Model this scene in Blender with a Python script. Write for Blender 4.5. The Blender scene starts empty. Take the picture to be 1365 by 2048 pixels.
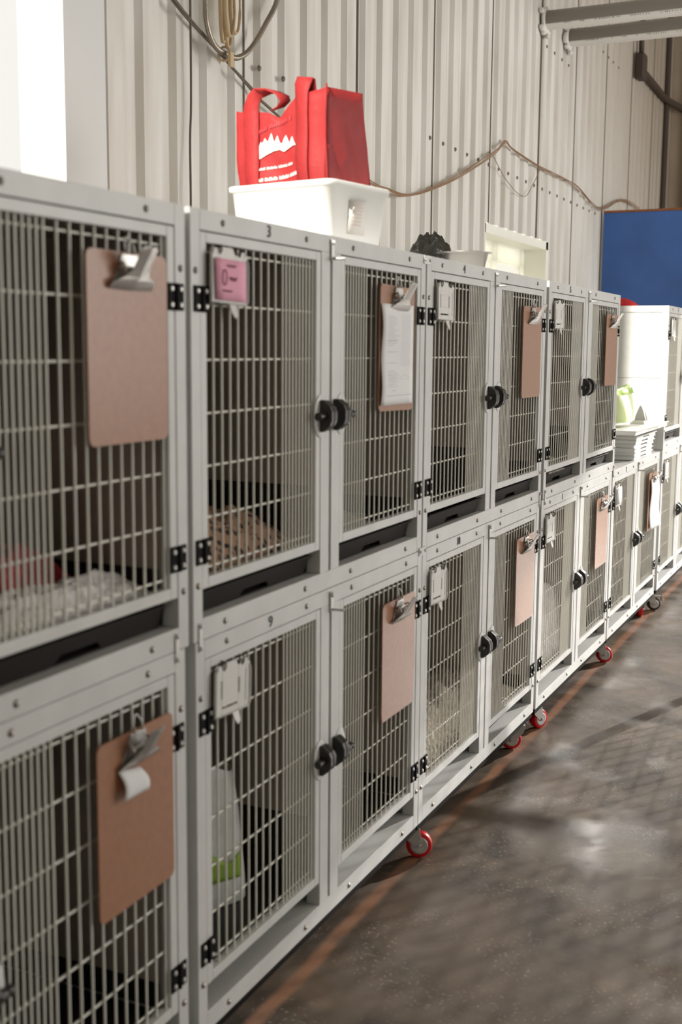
import bpy, bmesh, math, random
from mathutils import Vector, Matrix, Euler
random.seed(7)
sc = bpy.context.scene
col = sc.collection
PI = math.pi
G = 0.94            # height of the seam between the two rows of cages above the floor

# ------------------------------------------------------------------ camera
cam_d = bpy.data.cameras.new('camera'); cam = bpy.data.objects.new('camera', cam_d); col.objects.link(cam)
yaw, pit, rol = 1.1372, -0.1365, 0.0078
F = Vector((math.sin(yaw)*math.cos(pit), math.cos(yaw)*math.cos(pit), math.sin(pit)))
R = Vector((math.cos(yaw), -math.sin(yaw), 0)); U = R.cross(F)
R, U = R*math.cos(rol)+U*math.sin(rol), -R*math.sin(rol)+U*math.cos(rol)
M = Matrix((R, U, -F)).transposed().to_4x4(); M.translation = Vector((-1.8789, -1.1749, 0.5569+G))
cam.matrix_world = M
cam_d.sensor_fit = 'VERTICAL'; cam_d.sensor_height = 36; cam_d.sensor_width = 24
cam_d.lens = 2381.33/2048*36
cam_d.dof.use_dof = True; cam_d.dof.focus_distance = 4.7; cam_d.dof.aperture_fstop = cam_d.lens/12.0
cam_d.clip_end = 200
sc.camera = cam
# ------------------------------------------------------------------ world, sun, daylight
w = bpy.data.worlds.new('world'); sc.world = w; w.use_nodes = True
w.node_tree.nodes['Background'].inputs[0].default_value = (1.0, 0.985, 0.915, 1)
w.node_tree.nodes['Background'].inputs[1].default_value = 0.87
sd = bpy.data.lights.new('sun', 'SUN'); so = bpy.data.objects.new('sun', sd); col.objects.link(so)
sd.energy = 6.5; sd.angle = math.radians(1.0); sd.color = (1, 0.95, 0.86)
so.location = (-8, 3, 7)
so.rotation_euler = Vector((1, -0.16, -0.62)).to_track_quat('-Z', 'Y').to_euler()
ad = bpy.data.lights.new('far_opening_light', 'AREA'); ao = bpy.data.objects.new('far_opening_light', ad); col.objects.link(ao)
ad.shape = 'RECTANGLE'; ad.size = .08; ad.size_y = .08; ad.energy = 3300; ad.color = (1, 0.96, 0.9)
ao.location = (16, -4.6, 5.0)
ao.rotation_euler = (Vector((2.5, 0.3, 0.8))-Vector(ao.location)).to_track_quat('-Z', 'Y').to_euler()
bd = bpy.data.lights.new('doorway_daylight', 'AREA'); bo = bpy.data.objects.new('doorway_daylight', bd); col.objects.link(bo)
bd.shape = 'RECTANGLE'; bd.size = 5; bd.size_y = 3; bd.energy = 320; bd.color = (1, 0.97, 0.93)
bo.location = (5.6, -6.2, 2.2)
bo.rotation_euler = (Vector((2.5, 0.3, 1.0))-Vector(bo.location)).to_track_quat('-Z', 'Y').to_euler()
vs = sc.view_settings
vs.view_transform = 'Standard'; vs.look = 'None'; vs.exposure = 0.10; vs.gamma = 1.0; vs.use_curve_mapping = False
sc.cycles.max_bounces = 6

# ------------------------------------------------------------------ materials
def lin(c):
    return tuple(((x/255)/12.92 if x/255 <= .04045 else ((x/255+.055)/1.055)**2.4) for x in c)+(1,)
def mat(name, rgb, rough=.5, metal=0, spec=.5, noise=None, bump=None, coat=0, trans=0):
    m = bpy.data.materials.new(name); m.use_nodes = True
    n = m.node_tree.nodes; l = m.node_tree.links; b = n['Principled BSDF']
    c = lin(rgb)
    b.inputs['Base Color'].default_value = c; b.inputs['Roughness'].default_value = rough
    b.inputs['Metallic'].default_value = metal; b.inputs['Specular IOR Level'].default_value = spec
    b.inputs['Coat Weight'].default_value = coat
    tc = n.new('ShaderNodeTexCoord')
    if noise:
        sc_, amt = noise[:2]
        t = n.new('ShaderNodeTexNoise'); t.inputs['Scale'].default_value = sc_; t.inputs['Detail'].default_value = 5
        l.new(tc.outputs['Object'], t.inputs['Vector'])
        r = n.new('ShaderNodeValToRGB'); r.color_ramp.elements[0].position = .35; r.color_ramp.elements[1].position = .65
        r.color_ramp.elements[0].color = tuple(x*(1-amt) for x in c[:3])+(1,)
        r.color_ramp.elements[1].color = tuple(min(1, x*(1+amt)) for x in c[:3])+(1,)
        l.new(t.outputs['Fac'], r.inputs['Fac']); l.new(r.outputs['Color'], b.inputs['Base Color'])
    if bump:
        t2 = n.new('ShaderNodeTexNoise'); t2.inputs['Scale'].default_value = bump[0]; t2.inputs['Detail'].default_value = 4
        l.new(tc.outputs['Object'], t2.inputs['Vector'])
        bp = n.new('ShaderNodeBump'); bp.inputs['Strength'].default_value = bump[1]; bp.inputs['Distance'].default_value = bump[2]
        l.new(t2.outputs['Fac'], bp.inputs['Height']); l.new(bp.outputs['Normal'], b.inputs['Normal'])
    return m
MT = {}
MT['cage'] = mat('cage_powder_coat', (206, 206, 204), .42, noise=(9, .05))
MT['wire'] = mat('grille_wire', (232, 230, 220), .35)
MT['gapstrip'] = mat('gap_strip', (120, 112, 100), .6)
MT['liner'] = mat('liner', (168, 158, 148), .5, noise=(4, .2))
MT['kick'] = mat('kick_black', (28, 24, 23), .45)
MT['black'] = mat('black_plastic', (34, 30, 27), .42)
MT['hinge'] = mat('hinge_black', (20, 18, 17), .75, spec=.12)
MT['skirt'] = mat('skirt_black', (30, 26, 25), .85, spec=.1)
MT['steel'] = mat('zinc_steel', (196, 194, 190), .38, metal=.45)
MT['screw'] = mat('screw_steel', (150, 142, 134), .3, metal=.9)
MT['chrome'] = mat('chrome', (178, 176, 172), .34, metal=.85)
MT['ink'] = mat('ink', (40, 38, 38), .6)
MT['tray'] = mat('tray_black', (36, 32, 29), .7, spec=.2, noise=(6, .15))
MT['hard'] = mat('hardboard', (160, 114, 87), .33, spec=.4, noise=(60, .06))
MT['hard_edge'] = MT['hard']
MT['white'] = mat('white_plastic', (242, 242, 238), .4)
MT['holder'] = mat('holder_plastic', (214, 212, 208), .45)
MT['paper'] = mat('paper', (232, 232, 232), .8)
MT['print'] = mat('print', (172, 170, 172), .8)
MT['pink'] = mat('pink_paper', (235, 168, 190), .8)
MT['pen'] = mat('pen', (120, 60, 95), .8)
MT['redw'] = mat('red_urethane', (205, 22, 30), .35)
MT['rubber'] = mat('rubber', (40, 38, 36), .6)
MT['bag'] = mat('red_nonwoven', (164, 42, 43), .65, spec=.35, noise=(14, .07), bump=(11, .45, .02))
MT['bagprint'] = mat('bag_print', (244, 240, 230), .6)
MT['bagfaint'] = mat('bag_faint', (190, 60, 66), .6)
MT['tub'] = mat('tub', (236, 236, 232), .4)
MT['label'] = mat('label', (228, 224, 218), .7)
MT['labelprint'] = mat('labelprint', (222, 202, 190), .7)
MT['bin'] = mat('binbag', (30, 30, 26), .3, bump=(26, .6, .02))
MT['blue'] = mat('blue_laminate', (58, 102, 172), .3, noise=(1.3, .22))  # uneven tone stands in for a hazy reflection on the panel
MT['rust'] = mat('rusty', (150, 92, 52), .7, noise=(20, .2))
MT['twine'] = mat('twine', (150, 118, 92), .7)
MT['cable'] = mat('cable', (96, 84, 70), .6)
MT['flatcable'] = mat('flat_cable', (196, 172, 136), .5)
MT['flex'] = mat('flex_conduit', (158, 148, 134), .35, metal=.6)
MT['caulk'] = mat('caulk', (226, 224, 218), .6)
MT['galv'] = mat('galvanised', (120, 108, 96), .45, metal=.4)
MT['darkpipe'] = mat('dark_steel', (70, 60, 52), .6)
MT['endwall'] = mat('end_wall', (176, 160, 142), .7, noise=(2, .08))
MT['ceil'] = mat('ceiling', (190, 186, 178), .8)
MT['green'] = mat('green_print', (150, 182, 70), .6)
MT['greenbag'] = mat('pale_green_bag', (212, 226, 170), .4, bump=(10, .4, .02))
MT['whitebag'] = mat('white_sack', (226, 226, 224), .4, bump=(16, .4, .02))
MT['redcloth'] = mat('red_cloth', (200, 30, 36), .7)
MT['door'] = mat('door_white', (238, 238, 228), .5)
MT['jamb'] = mat('jamb_white', (216, 218, 218), .5)
MT['outside'] = mat('outside_ground', (190, 186, 172), .8)

def leopard():
    m = mat('leopard_fleece', (176, 138, 108), .95); n = m.node_tree.nodes; l = m.node_tree.links; b = n['Principled BSDF']
    tc = n.new('ShaderNodeTexCoord'); v = n.new('ShaderNodeTexVoronoi'); v.inputs['Scale'].default_value = 60; v.inputs['Randomness'].default_value = 1
    r = n.new('ShaderNodeValToRGB'); r.color_ramp.elements[0].position = .38; r.color_ramp.elements[1].position = .46
    r.color_ramp.elements[0].color = lin((48, 34, 28)); r.color_ramp.elements[1].color = lin((168, 134, 110))
    l.new(tc.outputs['Object'], v.inputs['Vector']); l.new(v.outputs['Distance'], r.inputs['Fac']); l.new(r.outputs['Color'], b.inputs['Base Color'])
    return m
MT['leopard'] = leopard()
MT['fleece'] = mat('grey_fleece', (150, 142, 136), .95, noise=(30, .35), bump=(60, .8, .02))
MT['shag'] = mat('cream_shag', (206, 196, 180), .95, noise=(50, .25), bump=(70, 1, .03))
MT['whitefleece'] = mat('white_fleece', (226, 222, 220), .95, noise=(25, .12), bump=(40, .8, .02))
MT['redfleece'] = mat('red_fleece', (176, 56, 62), .95, noise=(24, .35), bump=(40, .7, .02))

def wall_mat():
    m = mat('corrugated_steel', (214, 208, 196), .5); n = m.node_tree.nodes; l = m.node_tree.links; b = n['Principled BSDF']
    tc = n.new('ShaderNodeTexCoord'); mp = n.new('ShaderNodeMapping'); mp.inputs['Scale'].default_value = (6, 1, .7)
    t = n.new('ShaderNodeTexNoise'); t.inputs['Scale'].default_value = 2; t.inputs['Detail'].default_value = 6
    l.new(tc.outputs['Object'], mp.inputs[0]); l.new(mp.outputs[0], t.inputs['Vector'])
    r = n.new('ShaderNodeValToRGB'); r.color_ramp.elements[0].position = .3; r.color_ramp.elements[1].position = .62
    r.color_ramp.elements[0].color = lin((204, 199, 191)); r.color_ramp.elements[1].color = lin((226, 224, 219))
    l.new(t.outputs['Fac'], r.inputs['Fac'])
    # brown grime and the far upper corner's dimness, both put into the colour
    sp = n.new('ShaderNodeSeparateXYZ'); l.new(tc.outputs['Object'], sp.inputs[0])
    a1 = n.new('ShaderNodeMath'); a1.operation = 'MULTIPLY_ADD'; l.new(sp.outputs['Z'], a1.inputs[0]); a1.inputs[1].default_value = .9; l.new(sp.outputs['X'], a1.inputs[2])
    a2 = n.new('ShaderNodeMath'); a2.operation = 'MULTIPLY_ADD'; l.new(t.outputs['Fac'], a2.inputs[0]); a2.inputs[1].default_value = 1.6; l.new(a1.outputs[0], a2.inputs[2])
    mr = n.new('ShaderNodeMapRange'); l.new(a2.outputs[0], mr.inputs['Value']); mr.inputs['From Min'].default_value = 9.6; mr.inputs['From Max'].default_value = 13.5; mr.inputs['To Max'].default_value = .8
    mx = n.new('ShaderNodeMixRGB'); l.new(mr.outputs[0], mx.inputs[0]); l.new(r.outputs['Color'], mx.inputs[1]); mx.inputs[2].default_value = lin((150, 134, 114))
    l.new(mx.outputs[0], b.inputs['Base Color'])
    return m
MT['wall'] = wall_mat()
def floor_mat():
    m = mat('stained_concrete', (92, 76, 64), .4); n = m.node_tree.nodes; l = m.node_tree.links; b = n['Principled BSDF']
    tc = n.new('ShaderNodeTexCoord')
    def noise(s, d=6, vec=None, dist=0):
        t = n.new('ShaderNodeTexNoise'); t.inputs['Scale'].default_value = s; t.inputs['Detail'].default_value = d
        t.inputs['Distortion'].default_value = dist
        l.new(vec or tc.outputs['Object'], t.inputs['Vector']); return t
    def ramp(src, a, b_, ca, cb):
        r = n.new('ShaderNodeValToRGB'); r.color_ramp.elements[0].position = a; r.color_ramp.elements[1].position = b_
        r.color_ramp.elements[0].color = ca; r.color_ramp.elements[1].color = cb
        l.new(src, r.inputs['Fac']); return r
    base = ramp(noise(3.2, 12, dist=.9).outputs['Fac'], .32, .7, lin((58, 50, 42)), lin((112, 97, 83)))
    specks = ramp(noise(85, 4).outputs['Fac'], .58, .68, (0, 0, 0, 1), (1, 1, 1, 1))
    patch = ramp(noise(4.5, 6).outputs['Fac'], .46, .60, (0, 0, 0, 1), (1, 1, 1, 1))
    mul = n.new('ShaderNodeMath'); mul.operation = 'MULTIPLY'; l.new(specks.outputs['Color'], mul.inputs[0]); l.new(patch.outputs['Color'], mul.inputs[1])
    mul2 = n.new('ShaderNodeMath'); mul2.operation = 'MULTIPLY'; l.new(mul.outputs[0], mul2.inputs[0]); mul2.inputs[1].default_value = .6
    mx = n.new('ShaderNodeMixRGB'); l.new(mul2.outputs[0], mx.inputs[0]); l.new(base.outputs['Color'], mx.inputs[1]); mx.inputs[2].default_value = lin((170, 152, 132))
    # worn painted line along y = .04
    sep = n.new('ShaderNodeSeparateXYZ'); l.new(tc.outputs['Object'], sep.inputs[0])
    nz = noise(3, 3)
    ad_ = n.new('ShaderNodeMath'); ad_.operation = 'MULTIPLY_ADD'; l.new(nz.outputs['Fac'], ad_.inputs[0]); ad_.inputs[1].default_value = .03; l.new(sep.outputs['Y'], ad_.inputs[2])
    s1 = n.new('ShaderNodeMath'); s1.operation = 'SUBTRACT'; l.new(ad_.outputs[0], s1.inputs[0]); s1.inputs[1].default_value = .052
    ab = n.new('ShaderNodeMath'); ab.operation = 'ABSOLUTE'; l.new(s1.outputs[0], ab.inputs[0])
    band = n.new('ShaderNodeMapRange'); l.new(ab.outputs[0], band.inputs['Value'])
    band.inputs['From Min'].default_value = .010; band.inputs['From Max'].default_value = .026; band.inputs['To Min'].default_value = 1; band.inputs['To Max'].default_value = 0
    wear = ramp(noise(9, 8).outputs['Fac'], .30, .5, (.35, .35, .35, 1), (1, 1, 1, 1))
    mm = n.new('ShaderNodeMath'); mm.operation = 'MULTIPLY'; l.new(band.outputs[0], mm.inputs[0]); l.new(wear.outputs['Color'], mm.inputs[1])
    mx2 = n.new('ShaderNodeMixRGB'); l.new(mm.outputs[0], mx2.inputs[0]); l.new(mx.outputs[0], mx2.inputs[1]); mx2.inputs[2].default_value = lin((150, 110, 86))
    l.new(mx2.outputs[0], b.inputs['Base Color'])
    rr = n.new('ShaderNodeMapRange'); l.new(noise(5, 5).outputs['Fac'], rr.inputs['Value']); rr.inputs['From Min'].default_value = .35; rr.inputs['From Max'].default_value = .65; rr.inputs['To Min'].default_value = .30; rr.inputs['To Max'].default_value = .62
    # small wet-looking polished patch
    dv = n.new('ShaderNodeVectorMath'); dv.operation = 'DISTANCE'; l.new(tc.outputs['Object'], dv.inputs[0]); dv.inputs[1].default_value = (1.62, -.53, 0)
    dn = n.new('ShaderNodeMath'); dn.operation = 'MULTIPLY_ADD'; l.new(noise(7, 6).outputs['Fac'], dn.inputs[0]); dn.inputs[1].default_value = .55; l.new(dv.outputs['Value'], dn.inputs[2])
    dm = n.new('ShaderNodeMapRange'); l.new(dn.outputs[0], dm.inputs['Value']); dm.inputs['From Min'].default_value = .36; dm.inputs['From Max'].default_value = .60; dm.inputs['To Min'].default_value = 1; dm.inputs['To Max'].default_value = 0
    rm = n.new('ShaderNodeMixRGB'); l.new(dm.outputs[0], rm.inputs[0]); l.new(rr.outputs[0], rm.inputs[1]); rm.inputs[2].default_value = (.17, .17, .17, 1)
    l.new(rm.outputs[0], b.inputs['Roughness'])
    bp = n.new('ShaderNodeBump'); bp.inputs['Strength'].default_value = .12; bp.inputs['Distance'].default_value = .004
    l.new(noise(30, 5).outputs['Fac'], bp.inputs['Height']); l.new(bp.outputs['Normal'], b.inputs['Normal'])
    return m
MT['floor'] = floor_mat()
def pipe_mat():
    m = mat('two_tone_pvc', (232, 230, 222), .35); n = m.node_tree.nodes; l = m.node_tree.links; b = n['Principled BSDF']  # grey all round except the underside, which stays white
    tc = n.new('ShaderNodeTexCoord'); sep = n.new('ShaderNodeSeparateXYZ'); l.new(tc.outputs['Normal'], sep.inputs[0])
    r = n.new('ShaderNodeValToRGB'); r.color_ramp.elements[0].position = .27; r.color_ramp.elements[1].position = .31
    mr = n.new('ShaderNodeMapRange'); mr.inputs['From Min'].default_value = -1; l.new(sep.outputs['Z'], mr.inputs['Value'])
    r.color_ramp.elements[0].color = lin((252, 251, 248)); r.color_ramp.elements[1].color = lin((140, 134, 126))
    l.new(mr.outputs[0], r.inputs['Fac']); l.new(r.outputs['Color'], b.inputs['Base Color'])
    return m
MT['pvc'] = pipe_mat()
def translucent_mat():
    m = bpy.data.materials.new('frosted_pane'); m.use_nodes = True; n = m.node_tree.nodes; l = m.node_tree.links
    n.remove(n['Principled BSDF']); o = n['Material Output']
    a = n.new('ShaderNodeBsdfTranslucent'); a.inputs[0].default_value = (.97, .97, .92, 1)
    d = n.new('ShaderNodeBsdfDiffuse'); d.inputs[0].default_value = (.95, .95, .9, 1)
    mx = n.new('ShaderNodeMixShader'); mx.inputs[0].default_value = .75
    d = n.new('ShaderNodeBsdfTransparent')
    l.new(a.outputs[0], mx.inputs[1]); l.new(d.outputs[0], mx.inputs[2]); l.new(mx.outputs[0], o.inputs[0])
    return m
MT['frost'] = translucent_mat()
MT['leaf'] = translucent_mat(); MT['leaf'].name = 'translucent_door_leaf'
[x for x in MT['leaf'].node_tree.nodes if x.type == 'MIX_SHADER'][0].inputs[0].default_value = .12

# ------------------------------------------------------------------ mesh helpers
class MB:
    def __init__(s): s.bm = bmesh.new()
    def box(s, x0, x1, y0, y1, z0, z1, M=None):
        vs_ = [s.bm.verts.new((x, y, z)) for x in (x0, x1) for y in (y0, y1) for z in (z0, z1)]
        for f in ((0, 1, 3, 2), (4, 6, 7, 5), (0, 4, 5, 1), (2, 3, 7, 6), (0, 2, 6, 4), (1, 5, 7, 3)):
            s.bm.faces.new([vs_[i] for i in f])
        if M is not None:
            for v in vs_: v.co = M @ v.co
        return s
    def cyl(s, a, b, r, n=12, r2=None, caps=True, smooth=True):
        a = Vector(a); b = Vector(b); d = (b-a).normalized()
        u = d.orthogonal().normalized(); v = d.cross(u); r2 = r if r2 is None else r2
        A = [s.bm.verts.new(a+(u*math.cos(2*PI*i/n)+v*math.sin(2*PI*i/n))*r) for i in range(n)]
        B = [s.bm.verts.new(b+(u*math.cos(2*PI*i/n)+v*math.sin(2*PI*i/n))*r2) for i in range(n)]
        for i in range(n):
            f = s.bm.faces.new((A[i], A[(i+1) % n], B[(i+1) % n], B[i])); f.smooth = smooth
        if caps: s.bm.faces.new(A[::-1]); s.bm.faces.new(B)
        return s
    def tube(s, pts, r, n=8, closed=False, flat=1.0, rfun=None):
        pts = [Vector(p) for p in pts]; rings = []; N = len(pts)
        up = None
        for i, p in enumerate(pts):
            if closed: d = (pts[(i+1) % N]-pts[i-1]).normalized()
            else: d = (pts[min(i+1, N-1)]-pts[max(i-1, 0)]).normalized()
            if up is None: up = d.orthogonal().normalized()
            up = (up-d*up.dot(d)).normalized(); v = d.cross(up)
            rr = r*(rfun(i/(N-1)) if rfun else 1)
            rings.append([s.bm.verts.new(p+(up*math.cos(2*PI*k/n)+v*math.sin(2*PI*k/n)*flat)*rr) for k in range(n)])
        for i in range(N if closed else N-1):
            A, B = rings[i], rings[(i+1) % N]
            for k in range(n):
                f = s.bm.faces.new((A[k], A[(k+1) % n], B[(k+1) % n], B[k])); f.smooth = True
        if not closed: s.bm.faces.new(rings[0][::-1]); s.bm.faces.new(rings[-1])
        return s
    def prism(s, pts, fn, d0, d1):
        # pts: 2D outline; fn(a, b, d) -> 3D
        A = [s.bm.verts.new(fn(a, b, d0)) for a, b in pts]; B = [s.bm.verts.new(fn(a, b, d1)) for a, b in pts]
        n = len(pts)
        for i in range(n): s.bm.faces.new((A[i], A[(i+1) % n], B[(i+1) % n], B[i]))
        s.bm.faces.new(A[::-1]); s.bm.faces.new(B); return s
    def lathe(s, prof, c=(0, 0, 0), axis='Z', n=32):
        c = Vector(c); rings = []
        for r, h in prof:
            ring = []
            for k in range(n):
                a = 2*PI*k/n; x, y = r*math.cos(a), r*math.sin(a)
                p = {'Z': (x, y, h), 'Y': (x, h, y), 'X': (h, x, y)}[axis]
                ring.append(s.bm.verts.new(c+Vector(p)))
            rings.append(ring)
        for i in range(len(rings)-1):
            for k in range(n):
                f = s.bm.faces.new((rings[i][k], rings[i][(k+1) % n], rings[i+1][(k+1) % n], rings[i+1][k])); f.smooth = True
        if prof[0][0] > 1e-6: s.bm.faces.new(rings[0][::-1])
        if prof[-1][0] > 1e-6: s.bm.faces.new(rings[-1])
        return s
    def grid(s, fn, nu, nv, smooth=True, two=None):
        V = [[s.bm.verts.new(fn(i/nu, j/nv)) for j in range(nv+1)] for i in range(nu+1)]
        for i in range(nu):
            for j in range(nv):
                f = s.bm.faces.new((V[i][j], V[i+1][j], V[i+1][j+1], V[i][j+1])); f.smooth = smooth
        return s
    def holes(s, x0, x1, z0, z1, holes, y0, y1):
        xs = sorted({x0, x1, *[h[0] for h in holes], *[h[1] for h in holes]}); zs = sorted({z0, z1, *[h[2] for h in holes], *[h[3] for h in holes]})
        for i in range(len(xs)-1):
            for j in range(len(zs)-1):
                cx, cz = (xs[i]+xs[i+1])/2, (zs[j]+zs[j+1])/2
                if any(h[0] < cx < h[1] and h[2] < cz < h[3] for h in holes): continue
                s.box(xs[i], xs[i+1], y0, y1, zs[j], zs[j+1])
        return s
    def build(s, name, m, parent=None, bevel=0, solid=0, loc=None):
        bmesh.ops.recalc_face_normals(s.bm, faces=s.bm.faces)
        me = bpy.data.meshes.new(name); s.bm.to_mesh(me); s.bm.free()
        for x in (m if isinstance(m, (list, tuple)) else [m]): me.materials.append(MT[x])
        o = bpy.data.objects.new(name, me); col.objects.link(o)
        if parent is not None: o.parent = parent
        if loc: o.location = loc
        if solid:
            q = o.modifiers.new('solid', 'SOLIDIFY'); q.thickness = solid; q.offset = 0
        if bevel:
            q = o.modifiers.new('bevel', 'BEVEL'); q.width = bevel; q.segments = 2; q.limit_method = 'ANGLE'
        return o
def tag(o, label=None, cat=None, group=None, kind=None):
    if label: o['label'] = label
    if cat: o['category'] = cat
    if group: o['group'] = group
    if kind: o['kind'] = kind
    return o
def empty(name, loc=(0, 0, 0), label=None, cat=None, group=None, rz=0):
    o = bpy.data.objects.new(name, None); col.objects.link(o); o.location = loc; o.rotation_euler = (0, 0, rz); o.empty_display_size = .05
    return tag(o, label, cat, group)
def copy_tree(o, parent=None):
    c = o.copy(); col.objects.link(c); c.parent = parent
    for ch in list(o.children): copy_tree(ch, c)
    return c
def structure(o): return tag(o, kind='structure')
def catmull(P, n=8):
    P = [Vector(p) for p in P]; out = []
    Q = [P[0]*2-P[1]]+P+[P[-1]*2-P[-2]]
    for i in range(1, len(Q)-2):
        for k in range(n):
            t = k/n; a, b, c, d = Q[i-1], Q[i], Q[i+1], Q[i+2]
            out.append(.5*((2*b)+(-a+c)*t+(2*a-5*b+4*c-d)*t*t+(-a+3*b-3*c+d)*t*t*t))
    out.append(P[-1]); return out
def text_mesh(name, s, size, m, parent, loc, sx=.62, rot=(PI/2, 0, 0), depth=.0006):
    cu = bpy.data.curves.new(name, 'FONT'); cu.body = s; cu.size = size; cu.extrude = depth; cu.align_x = 'CENTER'; cu.align_y = 'CENTER'
    t = bpy.data.objects.new('tmp', cu); col.objects.link(t)
    dg = bpy.context.evaluated_depsgraph_get(); me = bpy.data.meshes.new_from_object(t.evaluated_get(dg))
    bpy.data.objects.remove(t); me.name = name; me.materials.clear(); me.materials.append(MT[m])
    o = bpy.data.objects.new(name, me); col.objects.link(o); o.parent = parent; o.location = loc; o.rotation_euler = rot; o.scale = (sx, 1, 1)
    return o

# ------------------------------------------------------------------ room shell
YW = .95
structure(MB().box(-16, 12, -7, YW, -.1, 0).build('floor', 'floor'))
structure(MB().box(-16, 12, -7, 1.1, 6.5, 6.6).build('ceiling', 'ceil'))
structure(MB().box(-16, -.5, -7.1, -7, 0, 6.5).build('wall_front_added', 'ceil'))  # unseen wall, added to make the left end darker
structure(MB().box(-.5, 12, -7.1, -7, 3.7, 6.5).build('upper_wall_added', 'ceil'))  # unseen upper wall, added to cut sky reflections and ambient light
structure(MB().box(9.95, 10.1, -1.6, 1.1, 0, 6.5).box(9.95, 10.1, -7, -1.6, 3.15, 6.5).build('wall_right', 'endwall'))
g = MB().box(-40, 30, YW+.16, 40, -.1, -.02); structure(g.build('trim_7', 'outside'))
# corrugated back wall: ribs every .18 m, opening left of x=.82 and the window opening
P0 = 3.589-.045
def corr(x0, x1, z0, z1, mb):
    prof = []
    k0 = math.floor((x0-P0)/.18)-1; k = k0
    while P0+k*.18 < x1+.18:
        b = P0+k*.18
        prof += [(b, .91), (b+.085, .91), (b+.100, .931), (b+.165, .931)]
        k += 1
    # clip
    pts = []
    for (xa, ya), (xb, yb) in zip(prof, prof[1:]):
        if xb <= x0 or xa >= x1: continue
        if xa < x0: ya = ya+(yb-ya)*(x0-xa)/(xb-xa); xa = x0
        if not pts: pts.append((xa, ya))
        if xb > x1: yb = ya+(yb-ya)*(x1-xa)/(xb-xa); xb = x1
        pts.append((xb, yb))
    bm = mb.bm
    A = [bm.verts.new((x, y, z0)) for x, y in pts]; B = [bm.verts.new((x, y, z1)) for x, y in pts]
    for i in range(len(pts)-1): bm.faces.new((A[i], A[i+1], B[i+1], B[i]))
wb = MB()
DX0, DX1, DZ = 4.46, 5.80, 1.245+G
corr(.82, DX0, 0, 6.5, wb); corr(DX0, DX1, DZ, 6.5, wb); corr(DX1, 9.95, 0, 6.5, wb); corr(-16, -6, 0, 6.5, wb); corr(-6, .82, 6.1, 6.5, wb)
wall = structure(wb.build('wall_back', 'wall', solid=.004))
# panel seams, 0.9 m apart
for i, x in enumerate((.94, 1.80, 2.742, 3.624, 4.503, 5.461, 6.318, 7.22, 8.12, 9.02)):
    z0 = DZ if DX0 < x < DX1 else 0
    o = MB().box(x-.003, x+.003, .903, .912, z0, 6.5).build('panel_seam', 'gapstrip', wall)
s0 = MB().lathe([(0.0, -.008), (.007, -.007), (.01, -.002), (.011, .0)], axis='Y', n=8).build('fastener', 'galv', wall)
rows = [(3.589+.1795*i, 1.55) for i in range(20)]+[(x, 2.405) for x in (5.58, 5.76, 5.945, 6.115)]+[(x, 2.7) for x in (7.08, 7.26, 7.42, 7.61)]+[(1.73, 1.52), (1.91, 1.52), (2.09, 1.52)]
for i, (x, z) in enumerate(rows):
    o = s0 if i == 0 else s0.copy()
    if i: col.objects.link(o)
    o.location = (x, .908, z+G)
# opening at the left: white jamb
structure(MB().box(.80, .985, .888, .905, 0, 6.1).box(.80, .82, .905, 1.04, 0, 6.1).build('door_1', 'jamb'))
# window opening right of the middle: recessed, backlit frosted panes in white frame
w1 = MB(); w1.box(DX0, DX0+.05, .92, 1.10, .0, DZ).box(DX1-.05, DX1, .92, 1.10, .0, DZ).box(DX0, DX1, .92, 1.10, DZ-.05, DZ)
wd = structure(w1.build('window_1', 'door'))
MB().holes(DX0+.05, DX1-.05, .6, DZ-.05, [(DX0+.14, DX0+.62, .8, DZ-.16), (DX0+.70, DX1-.14, .8, DZ-.16)], 1.06, 1.10).build('window_frame', 'leaf', wd, bevel=.004)
MB().box(DX0+.1, DX1-.1, 1.075, 1.08, .7, DZ-.1).build('pane', 'frost', wd)
MB().box(DX0+.05, DX1-.05, 1.06, 1.1, 0, .6).build('lower_panel', 'leaf', wd)
# upright at far corner
structure(MB().box(9.55, 9.64, .87, .905, 0, 6.5).build('trim_1', 'darkpipe', bevel=.01))
structure(MB().box(9.90, 9.945, .70, .76, 0, 6.5).build('trim_2', 'darkpipe', bevel=.01))

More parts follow.
